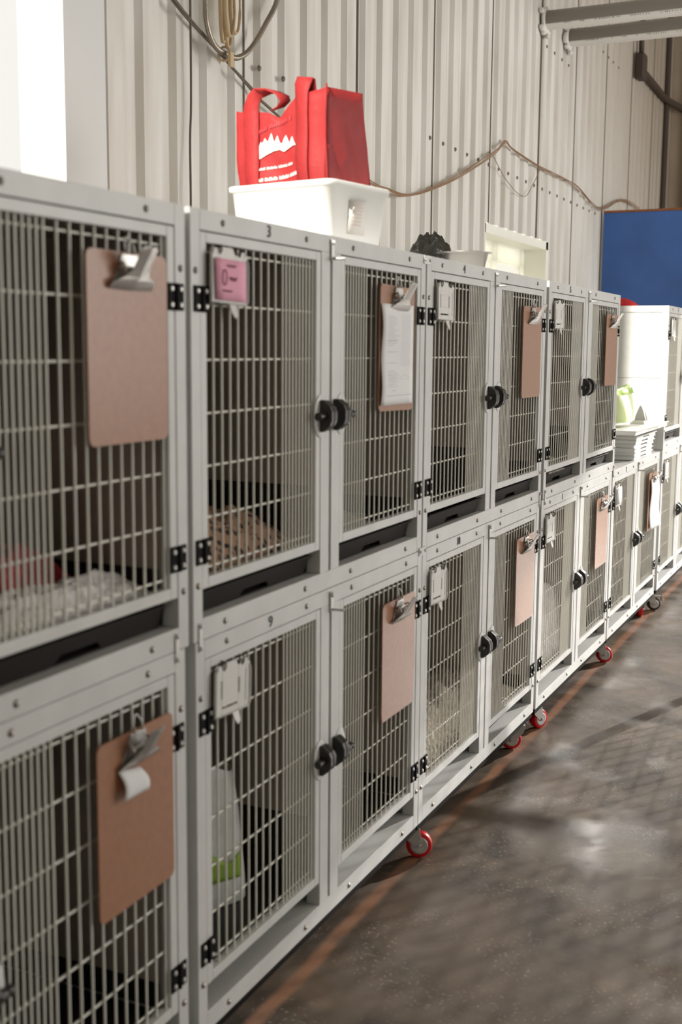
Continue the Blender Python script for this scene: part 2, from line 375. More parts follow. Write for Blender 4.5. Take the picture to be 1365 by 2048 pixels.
# ------------------------------------------------------------------ kennel cage template
W, H, D = 1.215, .808, .70
def make_cage():
    t = empty('kennel_cage')
    f = MB()
    f.box(0, .034, 0, .035, 0, H).box(W-.034, W, 0, .035, 0, H)
    f.box(.034, W-.034, 0, .03, H-.038, H).box(.034, W-.034, 0, .20, 0, .042)
    f.box(.556, .602, 0, .035, .042, H-.038).box(.614, .660, 0, .035, .042, H-.038)
    for x0, x1 in ((0, .034), (W-.034, W)):
        f.box(x0, x1, D-.035, D, 0, H); f.box(x0, x1, .035, D-.035, H-.036, H); f.box(x0, x1, .035, D-.035, 0, .036)
    f.box(.034, W-.034, D-.03, D, 0, .03).box(.034, W-.034, D-.03, D, H-.03, H)
    f.build('frame', 'cage', t, bevel=.0012)
    MB().box(.602, .614, .012, .03, .0425, H-.0385).build('center_strip', 'gapstrip', t)
    for x0 in (.004, W-.009):
        MB().box(x0, x0+.005, .036, D-.036, .037, H/2-.001).box(x0, x0+.005, .036, D-.036, H/2+.001, H-.037).build('side_panel', 'cage', t)
    MB().box(.035, W-.035, .031, D-.031, H-.010, H-.003).build('top_panel', 'cage', t)
    MB().box(.035, W-.035, D-.012, D-.006, .031, H-.031).build('back_panel', 'cage', t)
    l = MB()
    l.box(.0345, .040, .0355, D-.04, .098, H-.04).box(W-.040, W-.0345, .0355, D-.04, .098, H-.04)
    l.box(.041, W-.041, D-.046, D-.040, .098, H-.04).box(.041, W-.041, .036, D-.047, H-.052, H-.0405)
    l.box(.600, .616, .036, D-.047, .098, H-.053)
    l.build('liner', 'liner', t)
    for a_, b_, h_ in ((.0405, .043, .15), (W-.043, W-.0405, .15), (.597, .5995, .24), (.6165, .619, .24)):
        MB().box(a_, b_, .04, D-.05, .099, h_).build('kick_strip', 'kick', t)
    # doors
    def door(x0, x1, left):
        d = MB(); fw = .0225
        d.box(x0, x0+fw, .001, .022, .0985, .768).box(x1-fw, x1, .001, .022, .0985, .768)
        d.box(x0+fw, x1-fw, .001, .022, .0985, .1195).box(x0+fw, x1-fw, .001, .022, .7485, .768)
        o = d.build('door', 'cage', t, bevel=.0015)
        gx0, gx1 = x0+fw, x1-fw
        xs = []
        hx = gx0 if left else gx1; sg = 1 if left else -1
        x = hx+sg*.006; k = 0
        while gx0 < x < gx1-0.0 and abs(x-hx) < .46+.03:
            xs.append(x)
            x += sg*(.032 if k < 10 else .016); k += 1
        q = MB()
        for x in xs:
            if gx0+.002 < x < gx1-.002: q.cyl((x, .010, .112), (x, .010, .756), .00235, 8, caps=False)
        for z in (.135, .232, .331, .432, .533, .636, .734):
            q.cyl((gx0-.006, .0145, z), (gx1+.006, .0145, z), .0024, 8, caps=False)
        q.build('wire_grille', 'wire', o)
        hxx = x0 if left else x1
        for hz in (.645, .172):
            h = MB(); h.box(hxx-.026, hxx+.026, -.003, .0005, hz-.024, hz+.024).cyl((hxx, -.004, hz-.024), (hxx, -.004, hz+.024), .0036, 10)
            h.build('hinge', 'hinge', o, bevel=.0008)
            s = MB()
            for dx in (-.015, .015):
                for dz in (-.014, .014): s.lathe([(.0035, -.006), (.005, -.0045), (.0055, -.003)], (hxx+dx, 0, hz+dz), 'Y', 8)
            s.build('hinge_screws', 'steel', o)
        # latch
        c = .552 if left else .664
        zc = .405
        pl = MB(); pl.lathe([(0, -.0022), (.030, -.0022), (.0315, -.001), (.0315, .0008)], (0, 0, 0), 'Y', 28)
        pl = pl.build('latch_plate', 'cage', o, loc=(c, 0, zc)); pl.scale = (1, 1, 1.55)
        xa = .546 if left else .622
        b = MB()
        def prof(r): return [(-.002, -.036*r), (-.010, -.036*r), (-.027, -.022*r), (-.032, -.010*r), (-.032, .010*r), (-.027, .022*r), (-.010, .036*r), (-.002, .036*r)]
        b.prism(prof(1), lambda a, bb, dd: (dd, a, bb+zc), xa, xa+.015)
        b.prism([(a*.86, bb) for a, bb in prof(.9)], lambda a, bb, dd: (dd, a, bb+zc), xa+.015, xa+.018)
        b.prism(prof(.96), lambda a, bb, dd: (dd, a, bb+zc), xa+.018, xa+.032)
        if left: b.cyl((xa-.03, -.012, zc), (xa, -.012, zc), .009, 14)
        else: b.cyl((xa+.032, -.020, zc), (xa+.052, -.022, zc), .014, 12, r2=.008).cyl((xa+.05, -.022, zc), (xa+.064, -.023, zc), .009, 12)
        b.build('latch', 'black', o, bevel=.003)
        return o
    door(.0355, .5545, True); door(.6615, W-.0355, False)
    # drop bolt between the doors
    b = MB(); b.box(.600, .614, -.005, -.0005, .752, .800).cyl((.607, -.0005, .793), (.607, -.010, .793), .006, 10)
    b.cyl((.607, -.004, .757), (.612, -.034, .757), .0035, 8)
    b.build('drop_bolt', 'steel', t, bevel=.0008)
    sc_ = MB().lathe([(0, -.0045), (.0035, -.004), (.0062, -.0015), (.0068, .0)], (0, 0, 0), 'Y', 12)
    s = None
    for x, z in [(x, z) for x in (.118, .478, .728, 1.092) for z in (.789, .021)]+[(x, z) for x in (.017, W-.017) for z in (.696, .108)]:
        if s is None: s = sc_.build('screw', 'screw', t)
        else:
            s = s.copy(); col.objects.link(s); s.parent = t
        s.location = (x, 0, z)
    return t
proto = make_cage()
# caster template
def make_caster(wheel='redw', brake=False):
    c = MB()
    c.box(-.032, .032, -.026, .026, -.006, 0).cyl((0, 0, -.016), (0, 0, -.006), .024, 16)
    for s in (-1, 1):
        pts = [(-.026, -.016), (.026, -.016), (.030, -.04), (.036, -.07), (.024, -.08), (.008, -.07), (-.018, -.045)]
        c.prism(pts, lambda a, b, d: (a, d, b), s*.018, s*.021)
    c.box(-.026, .026, -.021, .021, -.019, -.016)
    c.cyl((.026, -.026, -.071), (.026, .026, -.071), .006, 10)
    if brake:
        c.box(.030, .075, -.014, .014, -.030, -.024).box(.066, .078, -.014, .014, -.055, -.024)
    o = c.build('caster', 'steel', None, bevel=.001)
    wl = MB().lathe([(.024, -.016), (.036, -.016), (.0385, -.011), (.0385, .011), (.036, .016), (.024, .016)], (.026, 0, -.0715), 'Y', 36).build('wheel', wheel, o)
    MB().lathe([(.0062, -.0155), (.012, -.0165), (.016, -.0168), (.022, -.0176), (.0265, -.0170), (.0265, .0170), (.022, .0176), (.016, .0168), (.012, .0165), (.0062, .0155)], (.026, 0, -.0715), 'Y', 28).build('wheel_hub', 'steel', o)
    return o

# columns: x origin, x scale
UP = {'u1': (-1.232, 1.0), 'u3': (0.0, .983), 'u4': (1.204, 1.006), 'u5': (2.462, 1.022), 'u7': (4.995, 1.0)}
LO = {'u8': (-1.246, 1.0), 'u9': (0.006, .985), 'u10': (1.206, .995), 'u11': (2.447, 1.0), 'u12': (3.685, 1.0), 'u13': (4.985, 1.0)}
CL = {
 'u1': ('grey steel kennel cage at the left edge, top row, with red and white bedding', None),
 'u3': ('grey steel kennel cage marked 3 in the top row, under the red shopping bag', '3'),
 'u4': ('grey steel kennel cage marked 4 in the top row, steel bowl on top', '4'),
 'u5': ('grey steel kennel cage marked 5, last of the joined cages in the top row', '5'),
 'u7': ('farthest top-row kennel cage with sunlit white side, beyond the stacked trays', '7'),
 'u8': ('grey steel kennel cage at the left edge, bottom row, near its dark hardboard clipboard', None),
 'u9': ('grey steel kennel cage marked 9 in the bottom row, white sack inside', '9'),
 'u10': ('grey steel kennel cage marked 10 in the bottom row, cream bedding inside', '10'),
 'u11': ('grey steel kennel cage marked 1 in the bottom row, under cage 5', '1'),
 'u12': ('pale kennel cage carrying the stack of white trays on its top', '2'),
 'u13': ('farthest bottom-row kennel cage at the right edge, on a black braked caster', None)}
cages = {}
first = True
LOWZ = .131
red0 = make_caster(); blk0 = make_caster('rubber', True)
for key in list(UP)+list(LO):
    up = key in UP
    x0, sx = UP[key] if up else LO[key]
    z0 = G+.0005 if up else LOWZ
    o = proto if first else copy_tree(proto)
    first = False
    o.location = (x0, 0, z0); o.scale = (sx, 1, 1)
    lab, num = CL[key]
    tag(o, lab, 'animal cage', 'kennel cages in two rows')
    cages[key] = (o, x0, sx, z0)
for key, (o, x0, sx, z0) in cages.items():
    num = CL[key][1]
    if num: text_mesh('number', num, .034, 'ink', o, (.304, -.0012, .789), sx=1.15 if len(num) == 1 else .9)
    if key in LO:
        MB().box(.004, W-.004, .004, D-.004, -.020, -.0008).build('base_skirt', 'skirt', o)
        src = blk0 if key == 'u13' else red0
        spots = [(.07, .05), (W-.06, .04 if key == 'u10' else (.06 if key == 'u12' else .20)), (.07, D-.06), (W-.07, D-.06)]
        for i, (cx, cy) in enumerate(spots):
            c = copy_tree(src, o); c.location = (cx, cy, -.0205)
            c.rotation_euler = (0, 0, [-1.15, 1.6, .4, 2.5][i])
            if key == 'u10' and i == 1: c.rotation_euler[2] = 2.0
            if key == 'u11' and i == 0: c.rotation_euler[2] = -.45; c.location.x = .165
            if key == 'u12' and i == 1: c.rotation_euler[2] = .35
    if key in UP:
        # joining plates on the seam below
        pass
for src in (red0, blk0):
    for ch in list(src.children): bpy.data.objects.remove(ch)
    bpy.data.objects.remove(src)
# joining plates (each belongs to the cage on its left)
def plate(key, x, z, vertical, m='steel'):
    o, x0, sx, z0 = cages[key]
    p = MB()
    if vertical:
        p.box(-.006, .006, -.003, -.0004, -.028, .028)
        for dz in (-.022, .022): p.lathe([(0, -.0065), (.004, -.006), (.005, -.003)], (0, 0, dz), 'Y', 8)
    else:
        p.box(-.026, .026, -.003, -.0004, -.011, .011)
        for dx in (-.018, .018): p.lathe([(0, -.0065), (.004, -.006), (.005, -.003)], (dx, 0, 0), 'Y', 8)
    q = p.build('joining_plate', m, o); q.location = ((x-x0)/sx, 0, z+G-z0)
plate('u3', 1.2, .796, False); plate('u9', 1.2, -.003, False, 'cage')
plate('u1', -.06, .006, True); plate('u3', .022, .008, True); plate('u4', 2.412, .006, True); plate('u5', 2.485, .006, True); plate('u5', 3.69, -.002, True)

def fx(key, xl):
    o, x0, sx, z0 = cages[key]; return x0+sx*xl
# ------------------------------------------------------------------ slide-out trays below the doors
def make_tray():
    t = empty('slide_out_tray')
    w, d, h = .474, .55, .046
    b = MB(); b.box(.0, w, .012, d, 0, .003).box(0, .004, .012, d, .003, h).box(w-.004, w, .012, d, .003, h).box(.004, w-.004, d-.004, d, .003, h)
    b.build('pan', 'tray', t)
    f = MB()
    pts = [(0, .012), (.012, .0), (.17, .0), (.185, .016), (.285, .016), (.30, .0), (w-.012, 0), (w, .012), (w, h), (0, h)]
    f.prism(pts, lambda a, bb, dd: (a, dd+(h-bb)*.25, bb), 0, .005)
    f.box(0, w, -.007, .006, h-.005, h)
    f.build('front_lip', 'tray', t, bevel=.002)
    return t
tr0 = make_tray(); first = True
TL = [('u1', 1, 'left-edge top cage'), ('u1', 0, 'far left slot of left-edge top cage'), ('u3', 0, 'left slot of cage 3'), ('u3', 1, 'right slot of cage 3'), ('u4', 0, 'left slot of cage 4, sticking out'), ('u4', 1, 'right slot of cage 4'),
      ('u5', 0, 'left slot of cage 5 with a pale rag over it'), ('u5', 1, 'right slot of cage 5'), ('u9', 0, 'left slot of cage 9'), ('u9', 1, 'right slot of cage 9'), ('u10', 0, 'left slot of cage 10'), ('u10', 1, 'right slot of cage 10'), ('u11', 0, 'left slot of cage 1'), ('u11', 1, 'right slot of cage 1'), ('u12', 0, 'left slot of the cage under the stacked trays'), ('u12', 1, 'right slot of the cage under the stacked trays'),
      ('u7', 0, 'slot of the farthest top cage'), ('u13', 0, 'slot of the farthest bottom cage')]
for key, side, lab in TL:
    if key == 'u1' and side == 0: continue
    o = tr0 if first else copy_tree(tr0); first = False
    _, x0, sx, z0 = cages[key]
    up = key in UP
    yy = .02 if up else .09
    if lab.endswith('sticking out'): yy = .009
    if key == 'u10' and side == 1: yy = .03
    o.location = (x0+sx*((.056 if side == 0 else .686)), yy, z0+.0425)
    tag(o, 'black tray in the '+lab, 'tray', 'black trays in the cage slots')
    if key == 'u10' and side == 1: o.rotation_euler = (.0, -.02, 0); o.location.z += .006

# ------------------------------------------------------------------ clipboards
def rrect(x0, x1, z0, z1, r, n=4):
    P = []
    for cx, cz, a0 in ((x1-r, z1-r, 0), (x0+r, z1-r, 90), (x0+r, z0+r, 180), (x1-r, z0+r, 270)):
        for k in range(n+1):
            a = math.radians(a0+90*k/n); P.append((cx+r*math.cos(a), cz+r*math.sin(a)))
    return P
def make_clipboard():
    t = empty('clipboard')
    MB().prism(rrect(-.114, .114, -.314, 0, .014), lambda a, b, d: (a, d, b), -.0015, .0015).build('board', 'hard', t)
    c = MB()
    c.prism([(-.05, -.052), (.05, -.052), (.03, -.024), (.022, -.004), (-.022, -.004), (-.03, -.024)], lambda a, b, d: (a, d, b), -.0045, -.0018)
    for s in (-1, 1):
        c.tube([(s*.03, -.004, -.022), (s*.034, -.014, -.018), (s*.034, -.020, -.028), (s*.03, -.016, -.038), (s*.03, -.006, -.042)], .0028, 6)
    c.cyl((-.034, -.014, -.028), (.034, -.014, -.028), .0045, 10)
    k = c.build('clip', 'chrome', t, bevel=.0005)
    l = MB()
    # lever: wide jaw at the bottom narrowing to a tongue that stands away from the board
    path = [(-.004, -.060, .060), (-.010, -.054, .060), (-.017, -.046, .050), (-.020, -.040, .032), (-.026, -.030, .022), (-.036, -.012, .021), (-.044, .002, .023), (-.047, .008, .016)]
    bm = l.bm; prev = None
    for y, z, hw in path:
        row = [bm.verts.new((-hw, y, z)), bm.verts.new((0, y-.003, z-.001)), bm.verts.new((hw, y, z))]
        if prev:
            for i in range(2): bm.faces.new((prev[i], prev[i+1], row[i+1], row[i]))
        prev = row
    l.build('lever', 'chrome', k, solid=.0016)
    MB().tube([(-.012, -.006, -.004), (-.014, -.004, .012), (-.006, 0, .024), (.006, .002, .024), (.014, -.002, .012), (.012, -.006, -.004)], .0018, 6).build('hanging_loop', 'steel', k)
    return t
cb0 = make_clipboard(); first = True
CB = [('u1', 1.020, .711, 0, 'brown hardboard clipboard on the left-edge top cage, glossy reflections'),
      ('u3', .985, .714, .02, 'hardboard clipboard behind the printed form on cage 3'),
      ('u4', 1.000, .706, 0, 'empty hardboard clipboard hanging on cage 4'),
      ('u5', 1.005, .716, 0, 'empty hardboard clipboard hanging on cage 5'),
      ('u8', 1.036, -.102, 0, 'large blurred brown clipboard with a torn paper scrap, bottom left cage'),
      ('u9', 1.016, -.099, 0, 'empty hardboard clipboard hanging on cage 9'),
      ('u10', 1.006, -.098, 0, 'empty hardboard clipboard hanging on cage 10'),
      ('u11', .985, -.094, 0, 'empty hardboard clipboard hanging on the cage marked 1'),
      ('u12', .975, -.094, .015, 'clipboard under a long white sheet, cage below the stacked trays')]
cbs = {}
for key, xl, zt, ry, lab in CB:
    o = cb0 if first else copy_tree(cb0); first = False
    o.location = (fx(key, xl), -.0115, zt+G); o.rotation_euler = (0, ry, 0)
    tag(o, lab, 'clipboard', 'clipboards hung on the cage doors'); cbs[key] = o
def sheet(name, key, x0, x1, z0, z1, y, fn, label, cat, nx=8, nz=16):
    bx = cbs[key].location
    def f(u, v):
        X = x0+(x1-x0)*u; Z = z1+(z0-z1)*v
        dx, dy = fn(u, v); return (bx.x+X+dx, bx.y+y+dy, bx.z+Z)
    o = MB().grid(f, nx, nz).build(name, 'paper', None, solid=.0012)
    tag(o, label, cat); return o, f
form, ff = sheet('printed_form', 'u3', -.116, .098, -.298, -.046, -.0035, lambda u, v: (.010*math.sin(v*PI)*(1-u)-.006*(1-u), -.0005-.003*(1-u)*(1+math.sin(v*9))), 'long white printed form clipped to the cage 3 clipboard', 'paper')
pr = MB()
def strip(u0, u1, v, h=.003):
    a = [ff(u0, v), ff(u1, v), ff(u1, v+h), ff(u0, v+h)]
    vs_ = [pr.bm.verts.new((p[0], p[1]-.0012, p[2])) for p in a]; pr.bm.faces.new(vs_)
rnd = random.Random(3)
for k in range(16): strip(.16, .16+.36*rnd.uniform(.5, 1), .12+k*.019)
for k in range(30): strip(.58, .92, .10+k*.0175, .0018)
for k in range(8): strip(.18, .5 if k % 2 else .42, .66+k*.022)
for k in range(9): strip(.18+k*.08, .18+k*.08+.06, .70+.01*(k % 3)); strip(.2+k*.08, .25+k*.08, .745)
strip(.14, .95, .905, .004); strip(.14, .5, .47); strip(.14, .5, .58); strip(.14, .5, .36); strip(.3, .42, .855, .004)
o = pr.build('printed_lines', 'print', form); o.matrix_parent_inverse = Matrix.Identity(4)
sheet('white_sheet', 'u12', -.095, .118, -.305, -.03, -.0045, lambda u, v: (.015*v*v, -.004-.018*v*u-.004*math.sin(v*7)), 'blank white sheet of paper over the far bottom-row clipboard', 'paper')
# torn scrap under the clip of u8
b = cbs['u8'].location
s = MB(); s.grid(lambda u, v: (b.x-.062+.062*u+.006*math.sin(v*3)+(.012*v*u), b.y-.006-.012*math.sin(v*2.2), b.z-.058-.052*v-.010*u*(1-v)), 6, 6)
tag(s.build('paper_scrap', 'paper', solid=.0012), 'small folded white paper scrap under the clip of the bottom left clipboard', 'paper')

# ------------------------------------------------------------------ card holders
def make_holder():
    t = empty('card_holder')
    hs = [(-.046, -.041, -.062, -.026), (.022, .028, -.062, -.030), (.050, .053, -.082, -.018), (-.040, .020, -.083, -.079)]
    p = MB().holes(-.068, .068, -.097, -.004, hs, -.002, .001)
    p.prism([(-.04, -.005), (.02, -.005), (.012, .008), (-.03, .008)], lambda a, b, d: (a, d, b), -.002, .001)
    p.box(-.058, -.044, -.002, .006, -.004, .004).box(.044, .058, -.002, .006, -.004, .004)
    p.build('plate', 'holder', t, bevel=.0008)
    MB().prism([(.0, -.097), (.026, -.097), (.024, -.118), (.014, -.124), (.004, -.112)], lambda a, b, d: (a, d+(b+.097)*.25, b), -.002, .001).build('tab', 'holder', t)
    MB().tube([(-.064, -.001, -.097), (-.068, -.004, -.09), (-.068, -.004, -.01), (-.06, -.004, 0)], .0016, 6).tube([(.064, -.004, -.01), (.068, -.004, -.02), (.068, -.004, -.09), (.062, -.004, -.096), (-.062, -.004, -.096)], .0016, 6).build('rim', 'holder', t)
    for x in (-.036, .036):
        MB().tube([(x, -.002, -.006), (x, -.006, .002), (x+.003, -.004, .010), (x+.006, .012, .012)], .0016, 6).build('hook', 'darkpipe', t)
    return t
hd0 = make_holder(); first = True
HD = [('u3', .150, .736, .02, 'white plastic card holder behind the pink note on cage 3'),
      ('u4', .150, .735, 0, 'empty white card holder hanging on cage 4'),
      ('u5', .140, .735, -.03, 'empty white card holder hanging on cage 5'),
      ('u7', .150, .735, 0, 'white card holder on the farthest top-row cage'),
      ('u9', .150, -.070, .05, 'tilted grey-white card holder with a taped label end, cage 9'),
      ('u10', .135, -.074, .03, 'empty white card holder hanging on cage 10'),
      ('u11', .130, -.074, 0, 'empty white card holder hanging on the cage marked 1'),
      ('u12', .125, -.080, 0, 'card holder with a white card, cage below the stacked trays'),
      ('u13', .140, -.074, 0, 'card holder on the farthest bottom-row cage')]
hds = {}
for key, xl, zt, ry, lab in HD:
    o = hd0 if first else copy_tree(hd0); first = False
    o.location = (fx(key, xl-.022), -.0075, zt+G); o.rotation_euler = (.0, ry, 0)
    tag(o, lab, 'card holder', 'card holders hung on the cage doors'); hds[key] = o
b = hds['u3'].location
note = MB().grid(lambda u, v: (b.x-.060+.112*u+.005*v, b.y-.0062+.001*math.sin(u*3), b.z-.013-.077*v-.002*u), 4, 4).build('pink_note', 'pink', solid=.0008)
tag(note, 'pink handwritten note in the card holder on cage 3', 'note')
pw = MB(); ny = b.y-.0078
def scr(cx, cz, s, n, a, kind=0):
    pts = []
    for k in range(n):
        tt = k/(n-1)
        if kind: pts.append((cx+s*.9*math.cos(tt*2*PI), ny, cz+s*1.6*math.sin(tt*2*PI)))
        else: pts.append((cx+s*(tt-.5)*2, ny, cz+a*math.sin(tt*n*1.7)))
    pw.tube(pts, .0009, 5)
scr(b.x-.002, b.z-.026, .017, 12, .0025); scr(b.x-.028, b.z-.048, .009, 16, 0, 1); scr(b.x+.004, b.z-.050, .013, 12, .004); scr(b.x-.018, b.z-.073, .018, 12, .0018)
pw.build('handwriting', 'pen', note)
b = hds['u12'].location
tag(MB().grid(lambda u, v: (b.x-.055+.105*u, b.y-.006, b.z-.012-.075*v), 2, 2).build('white_card', 'paper', solid=.001), 'white card in the holder on the cage below the stacked trays', 'card')

# ------------------------------------------------------------------ bedding and sacks inside the cages
def heap(name, x0, x1, y0, y1, z0, h, m, seed, label, cat, amp=.25, fall=.35, nx=44, ny=30):
    rn = random.Random(seed); ph = [(rn.uniform(6, 30), rn.uniform(6, 30), rn.uniform(0, 6), rn.uniform(.4, 1)) for _ in range(7)]
    def f(u, v):
        e = min(1, min(u, 1-u)/fall)*1.0; e2 = min(1, min(v, 1-v)/fall)
        base = math.sin(e*PI/2)**.6*math.sin(e2*PI/2)**.6
        n_ = sum(a*math.sin(p*u+q*v+r_) for p, q, r_, a in ph)/4
        return (x0+(x1-x0)*u, y0+(y1-y0)*v, z0+max(.002, h*base*(1+amp*n_+.10*math.sin(37*u+9*v)*math.sin(41*v+5*u+ph[0][2]))))
    mb = MB().grid(f, nx, ny)
    # close the underside
    mb2 = mb
    o = mb2.build(name, m, None, solid=.006)
    o.modifiers[0].offset = -1
    return tag(o, label, cat)
ZU, ZL = G+.0915, LOWZ+.0915
heap('leopard_blanket', .07, .56, .05, .36, ZU+.006, .10, 'leopard', 1, 'leopard print fleece blanket heaped in cage 3', 'blanket')
heap('grey_blanket', .07, .56, .37, .62, ZU+.006, .20, 'fleece', 2, 'grey fluffy blanket behind the leopard print one in cage 3', 'blanket', .4)
heap('grey_blanket', .66, 1.02, .08, .45, ZU+.006, .06, 'fleece', 12, 'grey fluffy blanket low in the right half of cage 3', 'blanket', .4)
heap('white_blanket', -.60, -.05, .042, .15, ZU+.006, .055, 'whitefleece', 3, 'fluffy white blanket at the door of the left-edge top cage', 'blanket', .3)
heap('red_blanket', -.60, -.09, .155, .42, ZU+.006, .105, 'redfleece', 4, 'red and white patterned blanket in the left-edge top cage', 'blanket', .4)
heap('cream_rug', 1.255, 1.80, .04, .62, ZL+.006, .19, 'shag', 5, 'cream shaggy rug heaped in the left half of cage 10', 'blanket', .2, .05)
heap('cream_rug', 1.835, 2.37, .04, .60, ZL+.006, .07, 'shag', 6, 'cream shaggy rug lying flat in the right half of cage 10', 'blanket', .2)
heap('white_blanket', 2.495, 3.04, .045, .60, ZL+.006, .27, 'whitefleece', 7, 'crumpled white blanket piled in the cage marked 1', 'blanket', .3, .06)
heap('grey_blanket', 2.53, 3.02, .06, .5, ZU+.006, .05, 'fleece', 8, 'grey blanket on the floor of cage 5', 'blanket', .3)
heap('grey_rag', 2.56, 2.80, .008, .10, G+.0900, .004, 'fleece', 9, 'pale rag hanging over the left tray of cage 5', 'cloth', .1)
# cage deck panels that the bedding lies on
for key, (o, x0, sx, z0) in cages.items():
    MB().box(.045, W-.045, .04, D-.05, .0905, .0965).build('deck', 'kick', o)
# white sack with green print in cage 9
sk = empty('pet_litter_sack', (.37, .20, ZL+.006), 'white plastic sack with green print standing in cage 9', 'sack', rz=-.5)
def sack(u, v):
    a = 2*PI*u; z = .31*v; k = (1-.30*v**3)*(1+.05*math.sin(5*a+3*v))
    sq = 1/max(abs(math.cos(a)), abs(math.sin(a)))**.6
    return (.085*math.cos(a)*k*sq, .055*math.sin(a)*sq*(1-.65*v**2)*(1+.04*math.sin(9*v)), z+.01*math.sin(3*a)*v)
mb = MB().grid(sack, 28, 16); bmesh.ops.remove_doubles(mb.bm, verts=mb.bm.verts, dist=.0008); mb.build('sack_body', 'whitebag', sk)
MB().grid(lambda u, v: (-.05+.10*u, -.064, .065+.055*v*(1+.25*math.sin(u*7))), 8, 4).build('printed_patch', 'green', sk, solid=.002)

# ------------------------------------------------------------------ white tub and red bag on cage 3
TOP = G+.0005+H
def quad_tub(P, z0, z1, inset, name, m, parent, th=.003):
    # P: four top corners (x, y) ccw ; rounded corners
    c = Vector((sum(p[0] for p in P)/4, sum(p[1] for p in P)/4))
    def outline(k, r=.03):
        pts = []
        Q = [c+(Vector(p)-c)*k for p in P]
        for i in range(4):
            a, b_, d = Q[i-1], Q[i], Q[(i+1) % 4]
            p0 = b_+(a-b_).normalized()*r; p1 = b_+(d-b_).normalized()*r
            for j in range(7):
                t = j/6; pts.append(p0*(1-t)**2+b_*2*t*(1-t)+p1*t*t)
        return pts
    mb = MB(); levels = [(z0, inset), (z0+.006, inset+.006), (z1-.014, 1-(.012)), (z1-.013, 1.03), (z1-.003, 1.035), (z1, 1.02), (z1-.004, .99), (z0+.006, inset-.01)]
    rings = [[mb.bm.verts.new((p.x, p.y, z)) for p in outline(k)] for z, k in levels]
    n = len(rings[0])
    for A, B in zip(rings, rings[1:]):
        for i in range(n):
            mb.bm.faces.new((A[i], A[(i+1) % n], B[(i+1) % n], B[i])).smooth = True
    mb.bm.faces.new(rings[0][::-1]); mb.bm.faces.new(rings[-1])
    return mb.build(name, m, parent)
tub = empty('plastic_tub', (0, 0, 0), 'white plastic tub on top of cage 3 holding the red bag', 'tub')
TP = [(.80, .10), (1.07, .055), (1.125, .375), (.855, .42)]
quad_tub(TP, TOP+.001, G+.966, .90, 'tub_body', 'tub', tub)
# paper label on the tub front
mb = MB()
def tf(u, v):
    x = .815+.235*u; y = .0985-.045*u+.006-.012*v
    return (x+.006*(1-v), .1108-.0397*u-.0150*v, TOP+.018+.125*v)
MB().grid(lambda u, v: tf(.30+.32*u, .12+.66*v), 2, 2).build('label', 'label', tub, solid=.001)
lp = MB()
for r_ in range(7):
    z_ = .3+.07*r_
    lp.grid(lambda u, v: tuple(Vector(tf(.36+.18*u, z_+.02*v))+Vector((0, -.0015, 0))), 1, 1)
lp.build('label_print', 'labelprint', tub)
bag = empty('shopping_bag', (0, 0, 0), 'red non-woven shopping bag with white mountain print, standing in the white tub', 'bag')
ang = math.radians(72); dL = Vector((math.cos(ang), math.sin(ang), 0)); dR = Vector((math.cos(math.radians(-5)), math.sin(math.radians(-5)), 0))
PB = Vector((.832, .128, 0)); nL = Vector((-math.sin(ang), math.cos(ang), 0)); nR = Vector((dR.y, -dR.x, 0))
def zt_left(s):   # top edge height along the printed face
    K = [(0, 1.187), (.045, 1.180), (.10, 1.183), (.135, 1.158), (.17, 1.135), (.20, 1.150), (.24, 1.157), (.30, 1.163), (.33, 1.170)]
    for (a, za), (b_, zb) in zip(K, K[1:]):
        if s <= b_: return za+(zb-za)*(s-a)/(b_-a)
    return K[-1][1]
def faceL(u, v):
    wid = .325-.028*(1-v)
    s = wid*u; z1 = zt_left(.325*u); z = .862+(z1-.862)*v
    bul = .010*math.sin(u*PI*2.5+1)*math.sin(v*PI)-.012*math.exp(-((s-.165)/.02)**2)*max(0, v-.7)*3+.003*math.sin(u*17+v*5)+.005*math.sin(u*9-v*13)*(1-v)+(.006*math.exp(-((u-.97)/.035)**2)*(.4+.6*v))*-1+.006*math.exp(-((u-.12)/.05)**2)
    return tuple(PB+dL*s+nL*bul*min(1, u*8)+Vector((0, 0, z+G-.0)))
def faceR(u, v):
    wid = .180+.055*(1-v); z = .862+(1.187+.016*u-.862)*v
    return tuple(PB+dR*(wid*u)+nR*((.010*math.sin(u*PI)+.004*math.sin(u*11+v*6))*math.sin(v*PI))+Vector((0, 0, z+G)))
CR = Vector(faceR(1, 1))-PB; 
def faceBk(u, v):
    a = Vector(faceR(1, v)); b_ = Vector(faceL(1, v))+dR*.17
    return tuple(a+(b_-a)*u+Vector((.01*math.sin(v*6), 0, 0)))
def faceFar(u, v):
    a = Vector(faceL(1, v)); b_ = Vector(faceL(1, v))+dR*.17
    return tuple(a+(b_-a)*u)
mb = MB(); mb.grid(faceL, 40, 16); mb.grid(faceR, 12, 12); mb.grid(faceBk, 14, 12); mb.grid(faceFar, 10, 12)
mb.build('bag_body', 'bag', bag, solid=.002)
# corner piping
MB().tube([faceR(0, k/10) for k in range(11)]+[tuple(Vector(faceR(0, 1))+Vector((0, 0, .008)))], .0026, 6).build('piping', 'bag', bag)
MB().tube([faceL(1, k/10) for k in range(11)], .0026, 6).build('piping', 'bag', bag)
